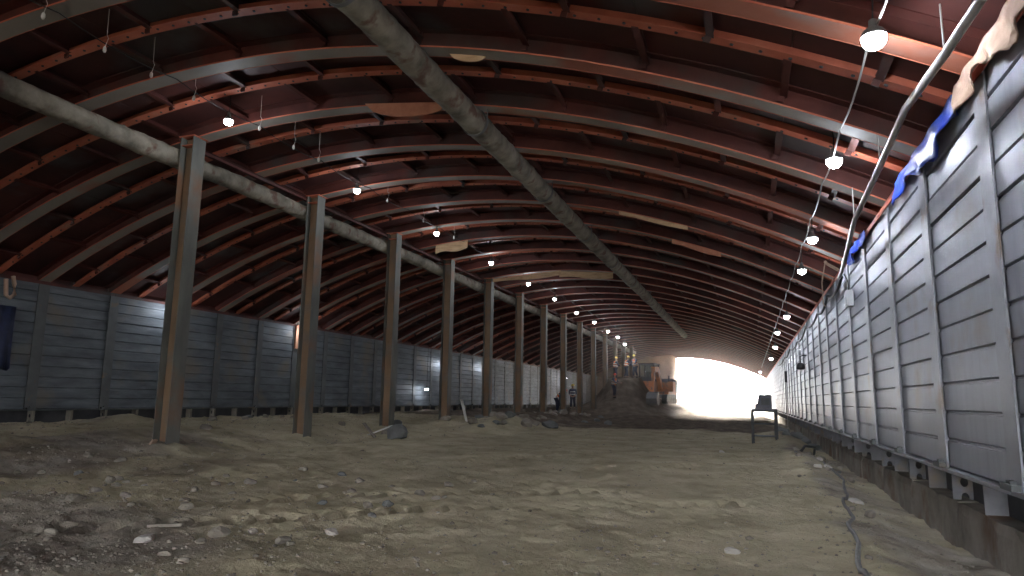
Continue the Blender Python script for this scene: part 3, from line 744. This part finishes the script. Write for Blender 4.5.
# ------------------------------------------------------------------ excavator on the spoil heap
def excavator():
    X0, Y_, Z_ = -6.95, 56.0, 0.95
    e = tag(empty('excavator', (X0, Y_, Z_), math.radians(-8)), 'dusty orange excavator with a glazed cab beside the bright tunnel mouth', 'excavator')
    for sx in (-1, 1):
        m = MB(); prof = []
        for k in range(9): a = math.pi / 2 + math.pi * k / 8; prof.append((-1.25 + .36 * math.cos(a), .36 + .36 * math.sin(a)))
        for k in range(9): a = -math.pi / 2 + math.pi * k / 8; prof.append((1.25 + .36 * math.cos(a), .36 + .36 * math.sin(a)))
        n = len(prof); x0, x1 = sx * 1.0 - .22, sx * 1.0 + .22
        m.add([(x0, y, z) for y, z in prof] + [(x1, y, z) for y, z in prof], [tuple(range(n)), tuple(range(2 * n - 1, n - 1, -1))] + [(i, (i + 1) % n, n + (i + 1) % n, n + i) for i in range(n)])
        tr = m.obj('track', MT['black'], e)
        for k in range(5):
            w = MB(); w.tube([(sx * 1.0 - .24, -1.1 + k * .55, .3), (sx * 1.0 + .24, -1.1 + k * .55, .3)], .17, 12); w.obj('roller', MT['machine_grey'], tr)
    m = MB(); m.box(-.8, .8, -.9, .9, .45, .72); m.obj('undercarriage', MT['machine_grey'], e)
    m = MB(); m.box(-1.15, 1.15, -.9, 1.5, .75, .95); m.box(-1.15, -.15, -.9, 1.4, .95, 1.75); m.box(-.1, 1.15, .55, 1.45, .95, 1.75); m.obj('body', MT['orange'], e)
    m = MB(); prof = [(-1.15, .85), (1.15, .85), (1.15, 1.85), (.9, 2.0), (-.9, 2.0), (-1.15, 1.85)]; n = 6
    m.add([(x, 1.45, z) for x, z in prof] + [(x, 2.0, z) for x, z in prof], [tuple(range(n)), tuple(range(2 * n - 1, n - 1, -1))] + [(i, (i + 1) % n, n + (i + 1) % n, n + i) for i in range(n)])
    m.obj('counterweight', MT['machine_grey'], e)
    cab = MB(); cx0, cx1, cy0, cy1, cz0, cz1 = -1.1, .05, -.95, .5, 1.75, 3.05
    for (x, y) in ((cx0, cy0), (cx1, cy0), (cx0, cy1), (cx1, cy1)): cab.box(x - .045, x + .045, y - .045, y + .045, cz0, cz1)
    cab.box(cx0 - .08, cx1 + .08, cy0 - .1, cy1 + .08, cz1, cz1 + .1); cab.box(cx0, cx1, cy0 - .02, cy0 + .02, cz0, cz0 + .3)
    c = cab.obj('cab', MT['dark'], e)
    m = MB(); m.box(cx0 + .05, cx1 - .05, cy0 - .01, cy0 + .005, cz0 + .32, cz1 - .02); m.obj('windscreen', MT['glass'], c)
    m = MB(); m.box(cx0 + .05, cx1 - .05, cy1 - .01, cy1 + .005, cz0 + .32, cz1 - .02); m.obj('rear_window', MT['glass'], c)
    m = MB(); m.box(cx0 + .3, cx0 + .75, -.1, .3, cz0, cz0 + .75); m.obj('seat', MT['black'], c)
    bm_ = MB(); P = [Vector((.45, -.5, 1.2)), Vector((.55, -2.0, 2.6)), Vector((.6, -3.2, 2.55))]
    for a, b in zip(P[:-1], P[1:]):
        d = (b - a); L_ = d.length; d.normalize(); bm_.obox((a + b) / 2, Vector((.14, 0, 0)), d * (L_ / 2 + .06), d.cross(Vector((1, 0, 0))).normalized() * .2)
    bm_.obj('boom', MT['orange'], e)
    s_ = MB(); a, b = Vector((.6, -3.1, 2.7)), Vector((.5, -3.0, .9)); d = (b - a).normalized()
    s_.obox((a + b) / 2, Vector((.11, 0, 0)), d * ((b - a).length / 2), d.cross(Vector((1, 0, 0))).normalized() * .15); s_.obj('stick', MT['orange'], e)
    k = MB(); prof = [(-.1, .9), (-.5, .75), (-.75, .4), (-.6, .05), (-.2, -.1), (.15, .1), (.1, .2), (-.25, .05), (-.5, .2), (-.6, .45), (-.4, .65)]
    n = len(prof); k.add([(.15, -2.9 + y, z) for y, z in prof] + [(.95, -2.9 + y, z) for y, z in prof], [(i, (i + 1) % n, n + (i + 1) % n, n + i) for i in range(n)])
    for xx in (.14, .93): k.add([(xx, -2.9 + y, z) for y, z in prof[:6]] + [(xx + .03, -2.9 + y, z) for y, z in prof[:6]], [tuple(range(6)), tuple(range(11, 5, -1))] + [(i, (i + 1) % 6, 6 + (i + 1) % 6, 6 + i) for i in range(6)])
    k.obj('bucket', MT['machine_grey'], e)
    cy = MB(); cy.tube([(.45, -.7, 1.9), (.55, -1.7, 2.2)], .07, 8); cy.tube([(.55, -1.9, 2.95), (.6, -3.0, 2.95)], .06, 8); cy.obj('hydraulic_ram', MT['machine_grey'], e)
    ex = MB(); ex.tube([(.7, 1.1, 1.75), (.7, 1.1, 2.25)], .06, 8); ex.obj('exhaust', MT['dark'], e)
excavator()

# ------------------------------------------------------------------ people
def skin_obj(name, V_, E_, Rd, mat, parent, root=0, sub=1):
    me = bpy.data.meshes.new(name); me.from_pydata([tuple(v) for v in V_], E_, []); me.materials.append(mat)
    o = link(name, me, parent); md = o.modifiers.new('skin', 'SKIN'); md.use_smooth_shade = True
    for i, r in enumerate(Rd):
        sv = me.skin_vertices[0].data[i]; sv.radius = (r, r) if not isinstance(r, tuple) else r; sv.use_root = (i == root)
    s = o.modifiers.new('subsurf', 'SUBSURF'); s.levels = sub; s.render_levels = sub
    return o
def person(loc, rz, label, lean=0.0, helmet='helmet', arms=0.5, group=None, crouch=0.0, vest='vest'):
    P = tag(empty('person', loc, rz), label, 'person', group)
    hip = .95 - crouch
    def L_(z, y=0, x=0):  # torso points rotated about the hip by lean (towards -y)
        dz = z - .95; return Vector((x, y * math.cos(lean) - dz * math.sin(lean), hip + dz * math.cos(lean) + y * math.sin(lean)))
    V_ = [Vector((0, 0, hip)), L_(1.15), L_(1.38), L_(1.5), L_(1.62, -.01), L_(1.74, -.015)]
    E_ = [(0, 1), (1, 2), (2, 3), (3, 4), (4, 5)]; Rd = [.15, .125, .155, .055, (.095, .085), .075]
    def chain(start, pts, rs):
        p = start
        for q, r in zip(pts, rs): V_.append(Vector(q)); Rd.append(r); E_.append((p, len(V_) - 1)); p = len(V_) - 1
        return p
    legs = []; wrists = []
    for s in (-1, 1):
        kn = Vector((s * .12, -.06 - crouch * .7, hip * .52)); an = Vector((s * .13, .02 + s * .08, .09))
        legs.append([Vector((s * .1, 0, hip - .08)), kn, an, Vector((s * .14, -.15 + s * .08, .05))])
        chain(0, legs[-1], [.10, .065, .048, .04])
        sh = L_(1.42, 0, s * .2); el = L_(1.16, -.05 - .25 * arms, s * .26); wr = L_(1.0 + .25 * arms, -.15 - .42 * arms, s * .2)
        w = chain(2, [sh, el, wr], [.06, .043, .03]); d = (wr - el).normalized()
        palm = wr + d * .07; pi = chain(w, [palm], [.03])
        side = Vector((1, 0, 0)); 
        for f, (o_, ln) in enumerate(((-.03, .06), (-.01, .075), (.01, .07), (.03, .055))):
            b1 = palm + side * o_ + d * ln * .6; chain(pi, [b1, b1 + d * ln * .3 + Vector((0, 0, -.03))], [.009, .008])
        chain(w, [wr + d * .03 - side * s * .045, wr + d * .07 - side * s * .06], [.011, .009])
        wrists.append((sh, el, wr))
    # face: nose and ears grow from the head vertex
    hd = L_(1.64, -.10); chain(4, [hd], [.014])
    for s in (-1, 1): chain(4, [L_(1.64, 0, s * .088)], [.018])
    skin_obj('body', V_, E_, Rd, MT['skin'], P)
    f = MB()
    for s in (-1, 1): c = L_(1.66, -.088, s * .033); f.obox(c, (.013, 0, 0), (0, .008, 0), (0, 0, .006))
    f.obox(L_(1.575, -.088), (.024, 0, 0), (0, .006, 0), (0, 0, .005)); f.obj('face_features', MT['black'], P)
    # jacket, vest, trousers, helmet, boots
    V2 = [L_(.93), L_(1.15), L_(1.40), L_(1.49)]; E2 = [(0, 1), (1, 2), (2, 3)]; R2 = [.165, .15, .18, .09]
    for sh, el, wr in wrists:
        n = len(V2); V2 += [sh, el, el.lerp(wr, .9)]; E2 += [(2, n), (n, n + 1), (n + 1, n + 2)]; R2 += [.078, .058, .043]
    skin_obj('jacket', V2, E2, R2, MT['sleeve'], P)
    skin_obj('vest', [L_(.92), L_(1.15), L_(1.40), L_(1.46)], [(0, 1), (1, 2), (2, 3)], [.182, .168, .205, .15], MT[vest], P)
    b = MB(); 
    for z in (1.06, 1.24):
        ring = [L_(z, .205 * math.sin(a), .205 * math.cos(a)) for a in [2 * math.pi * k / 16 for k in range(16)]]
        ring2 = [L_(z + .05, .205 * math.sin(a), .205 * math.cos(a)) for a in [2 * math.pi * k / 16 for k in range(16)]]
        ri = [L_(z, .16 * math.sin(a), .16 * math.cos(a)) for a in [2 * math.pi * k / 16 for k in range(16)]]; ri2 = [L_(z + .05, .16 * math.sin(a), .16 * math.cos(a)) for a in [2 * math.pi * k / 16 for k in range(16)]]
        b.add(ring + ring2 + ri2 + ri, [(a_ * 16 + k, a_ * 16 + (k + 1) % 16, ((a_ + 1) % 4) * 16 + (k + 1) % 16, ((a_ + 1) % 4) * 16 + k) for a_ in range(4) for k in range(16)])
    b.obj('reflective_band', MT['band'], P)
    V3 = [Vector((0, 0, hip + .02))]; E3 = []; R3 = [.155]
    for lg in legs:
        n = len(V3); V3 += [lg[0], lg[1], lg[2] + Vector((0, 0, .05))]; E3 += [(0, n), (n, n + 1), (n + 1, n + 2)]; R3 += [.115, .085, .07]
    skin_obj('trousers', V3, E3, R3, MT['denim'], P)
    for lg in legs:
        n = MB(); n.tube([lg[2] + Vector((0, .06, -.02)), lg[2] + Vector((0, .0, -.03)), lg[3] + Vector((0, .03, 0)), lg[3] + Vector((0, -.03, 0))], .05, 10, radii=[.045, .06, .052, .03]); n.obj('boot', MT['black'], P, smooth=True)
    h = MB(); c = L_(1.715, -.01); ax = (L_(1.8) - L_(1.7)).normalized()
    rot = Vector((0, 0, 1)).rotation_difference(ax).to_matrix(); t = MB()
    t.lathe([(.135, -.012), (.135, .0), (.115, .008), (.115, .04), (.09, .085), (.05, .11), (.01, .118)], n=18)
    h.add([c + rot @ Vector(v) for v in t.v], t.f); h.obj('helmet', MT[helmet], P, smooth=True)
    return P
crew = [(-10.0, 54.6, 2.0, 'worker in orange vest and yellow helmet, left of the three on the spoil heap', .1, .5, 1.0),
        (-9.25, 55.2, 2.0, 'worker in orange vest and yellow helmet, middle of the three on the spoil heap', .25, .8, 2.0),
        (-8.45, 54.8, -.6, 'worker in orange vest and yellow helmet, nearest the excavator on the spoil heap', .15, .6, 1.0)]
for (x, y, rz, lab, ln, ar, _) in crew:
    person((x, y, gz(x, y) - .03), rz, lab, ln, arms=ar, group='work crew on the spoil heap')
person((-9.55, 51.6, gz(-9.55, 51.6) - .03), 1.2, 'worker in orange vest and red helmet standing lowest on the spoil heap', .12, 'helmet_red', .7, 'work crew on the spoil heap')
person((-11.6, 43.0, gz(-11.6, 43.0) - .03), 1.35, 'worker in orange vest and red helmet bending forward between the columns', .85, 'helmet_red', .6)
person((-12.3, 50.0, gz(-12.3, 50.0) - .03), .2, 'dark clothed worker standing in shade behind the far columns', .05, 'helmet', .2, vest='sleeve')

# ------------------------------------------------------------------ rubble
def rock_mesh(seed, mat, sub=2):
    rnd = random.Random(seed); bm = bmesh.new(); bmesh.ops.create_icosphere(bm, subdivisions=sub, radius=1)
    planes = [(Vector((rnd.gauss(0, 1), rnd.gauss(0, 1), rnd.gauss(0, 1))).normalized(), rnd.uniform(.55, .85)) for _ in range(9)]
    for v in bm.verts:
        for n, d in planes:
            e = v.co.dot(n) - d
            if e > 0: v.co -= n * e
        v.co += Vector((rnd.uniform(-.03, .03), rnd.uniform(-.03, .03), rnd.uniform(-.03, .03)))
    me = bpy.data.meshes.new('rock'); bm.to_mesh(me); bm.free(); me.materials.append(mat); return me
RM = [rock_mesh(k, MT['stone']) for k in range(6)] + [rock_mesh(20 + k, MT['stone_dark']) for k in range(2)] + [rock_mesh(30 + k, MT['stone_pale']) for k in range(2)]
def rock(x, y, s, me, label, group=None, flat=.6):
    r = random.random() * 6.28
    return tag(link('rock', me, None, loc=(x, y, gz(x, y) + s * flat * .35), rot=(random.uniform(-.3, .3), random.uniform(-.3, .3), r), scale=(s, s * random.uniform(.7, 1), s * flat)), label, 'rock', group)
rock(-9.35, 17.5, .42, RM[6], 'large blue grey boulder at the foot of the third column', flat=.7)
rock(-9.95, 18.3, .30, RM[0], 'grey stone among splintered boards by the third column', flat=.7)
rock(-8.1, 25.6, .34, RM[1], 'brown block on the berm in front of the fifth column')
rock(-7.6, 27.0, .38, RM[7], 'blue grey block at the right end of the rubble berm')
rock(-9.2, 25.8, .30, RM[2], 'grey block in the rubble berm at the fourth column')
rock(-.18, 5.96, .075, RM[8], 'pale stone lying alone at the bottom centre of the dirt floor')
rock(-3.5, 5.45, .085, RM[8], 'pale stone in the gravel at the lower left')
rock(-.66, 17.2, .07, RM[8], 'small pale stone on bare ground near the middle distance')
rnd = random.Random(5)
for k in range(70):
    y = rnd.uniform(4.2, 9.5); x = rnd.uniform(-9.8, -2.6) * (y / 7) ** .35; s = rnd.uniform(.035, .10)
    if x > -3.0: continue
    rock(x, y, s, RM[rnd.randrange(0, 10 if rnd.random() < .3 else 6)], 'loose stone in the gravel spread over the left foreground', 'loose stones of the left foreground')
for k in range(44):
    y = rnd.uniform(21, 42); x = rnd.gauss(-9.3, .9); s = rnd.uniform(.12, .30)
    rock(x, y, s, RM[rnd.randrange(0, 8)], 'lump of spoil in the berm along the column row', 'lumps of the rubble berm')
for k in range(26):
    y = rnd.uniform(8.5, 20); x = rnd.gauss(1.25, .22); s = rnd.uniform(.04, .11)
    rock(min(x, 1.75), y, s, RM[rnd.randrange(0, 10)], 'small stone in the debris at the foot of the right wall', 'debris stones along the right wall')
for k in range(14):
    y = rnd.uniform(12, 24); x = rnd.uniform(-16.8, -11.5); s = rnd.uniform(.08, .2)
    rock(x, y, s, RM[rnd.randrange(0, 8)], 'stone on the rough strip between left wall and columns', 'stones before the left wall')

for k in range(16):
    rock(rnd.uniform(.95, 1.7), rnd.uniform(21.5, 27), rnd.uniform(.12, .26), RM[6 + k % 2], 'dark lump in the heap right of the work table', 'dark lumps beside the work table')
# fine gravel: nobody could count it
def gravel():
    src = []
    for k in range(5):
        bm = bmesh.new(); bmesh.ops.create_icosphere(bm, subdivisions=1, radius=1); r_ = random.Random(k + 50)
        for v in bm.verts: v.co *= r_.uniform(.65, 1.1); v.co.z *= .6
        bm.verts.ensure_lookup_table(); vs = np.array([v.co[:] for v in bm.verts]); fs = np.array([[v.index for v in f.verts] for f in bm.faces]); bm.free(); src.append((vs, fs))
    g = np.random.default_rng(3); n = 42000
    y = 3.3 + (g.random(n) ** 1.7) * 26; x = g.uniform(-17, 1.85, n)
    dens = .10 + .9 * gauss(x, y, -7.2, 4.5, 3.2, 2.6) + .5 * ss(.4, 1.0, x) + .35 * ss(-8.5, -9.8, x) + .25 * gauss(x, y, 0, 5, 3, 2)
    dens = dens * (.35 + 1.6 * np.clip(.5 + 1.8 * fbm(x, y, .8, 3, 91), 0, 1))
    ok = g.random(n) < dens; x = x[ok]; y = y[ok]; z = G(x, y); n = len(x)
    s = np.exp(g.normal(-4.75, .5, n)) * (1 + y * .02); V_ = []; F_ = []; o = 0
    for i in range(n):
        vs, fs = src[i % 5]; a = g.random() * 6.28; c, s_ = math.cos(a), math.sin(a)
        w = np.stack([vs[:, 0] * c - vs[:, 1] * s_, vs[:, 0] * s_ + vs[:, 1] * c, vs[:, 2]], 1) * s[i] + [x[i], y[i], z[i] + s[i] * .15]
        V_.append(w); F_.append(fs + o); o += len(vs)
    V_ = np.concatenate(V_); F_ = np.concatenate(F_)
    me = bpy.data.meshes.new('gravel'); me.vertices.add(len(V_)); me.vertices.foreach_set('co', V_.ravel())
    me.loops.add(F_.size); me.loops.foreach_set('vertex_index', F_.ravel().astype(np.int32)); me.polygons.add(len(F_)); me.polygons.foreach_set('loop_start', np.arange(0, F_.size, 3, dtype=np.int32))
    me.update(calc_edges=True); me.materials.append(MT['stone'])
    return tag(link('gravel', me), 'fine gravel scattered over the dirt floor', 'gravel', kind='stuff')
gravel()

# boards and scraps
m = MB(); m.obox((-10.05, 24.1, .62), (.05, 0, -.0), (0, .014, 0), (-.14, 0, .50))
tag(m.obj('leaning_lath', MT['wood_white']), 'white lath leaning against the right side of the fourth column', 'lath')
def scrap(c, d, w, t, label, mat='wood', cat='plank', group=None):
    d = Vector(d); ln = d.length / 2; d.normalize(); s = d.cross(Vector((0, 0, 1))).normalized(); u = s.cross(d)
    m = MB(); m.obox(c, d * ln, s * w, u * t); return tag(m.obj('broken_plank', MT[mat]), label, cat, group)
scrap((-9.85, 17.5, .25), (.7, .1, .28), .06, .015, 'splintered grey plank propped at the foot of the third column', 'wood_white')
scrap((-10.1, 17.4, .22), (-.5, .1, .45), .06, .015, 'short grey board standing up against the third column', 'stone')
scrap((-11.2, 24.6, .3), (.5, 0, .35), .04, .012, 'pale splinter leaning left of the fourth column', 'wood_white')
scrap((-11.5, 24.6, .22), (.7, .1, .03), .05, .012, 'white scrap lying left of the fourth column', 'wood_white')
scrap((-10.7, 10.4, .22), (.15, .02, .2), .06, .02, 'tan scrap stuck in the open side of the nearest tall column foot', 'cloth')
scrap((-4.9, 5.0, gz(-4.9, 5.0) + .03), (.26, .12, .01), .022, .012, 'weathered grey stick lying in the gravel at the lower left', 'stone')

# ------------------------------------------------------------------ cable on the ground
P = [(1.30, 15.2), (1.42, 13.4), (1.36, 12.1), (1.14, 10.35), (1.06, 9.5), (1.01, 8.7), (.87, 7.5), (.77, 6.43), (.72, 5.5), (.6, 4.2), (.5, 3.0)]
m = MB(); pts = []
for a, b in zip(P[:-1], P[1:]):
    for k in range(6):
        t = k / 6; x = a[0] + (b[0] - a[0]) * t + .03 * math.sin((a[1] + (b[1] - a[1]) * t) * 3); y = a[1] + (b[1] - a[1]) * t; pts.append((x, y, gz(x, y) + .022))
m.tube(pts, .02, 8)
tag(m.obj('ground_cable', MT['machine_grey'], smooth=True), 'grey cable snaking over the ground at the lower right', 'cable')
m = MB(); m.tube([(1.05, 17.5, gz(1.05, 17.5) + .02), (1.2, 18.2, gz(1.2, 18.2) + .2), (1.45, 18.6, gz(1.45, 18.6) + .22), (1.5, 19.6, gz(1.5, 19.6) + .02)], .03, 8)
tag(m.obj('hose_scrap', MT['black'], smooth=True), 'short dark hose loop lying on the debris near the right wall', 'hose')

# ------------------------------------------------------------------ dusty haze in the far part of the tunnel
def haze(y0, y1, dens, lab):
    m = MB(); m.box(XL + .3, XR - .3, y0, y1, .2, 6.2)
    hz, nt, b = new_mat('dust_haze'); nt.nodes.remove(b)
    vs = nt.nodes.new('ShaderNodeVolumeScatter'); vs.inputs['Color'].default_value = (1, .93, .84, 1); vs.inputs['Density'].default_value = dens; vs.inputs['Anisotropy'].default_value = .7
    nt.links.new(vs.outputs[0], nt.nodes['Material Output'].inputs['Volume'])
    tag(m.obj('dust_haze', hz), lab, 'haze', kind='stuff')
haze(44, YE + 3, FOG, 'thin bright dust hanging in the far half of the tunnel')
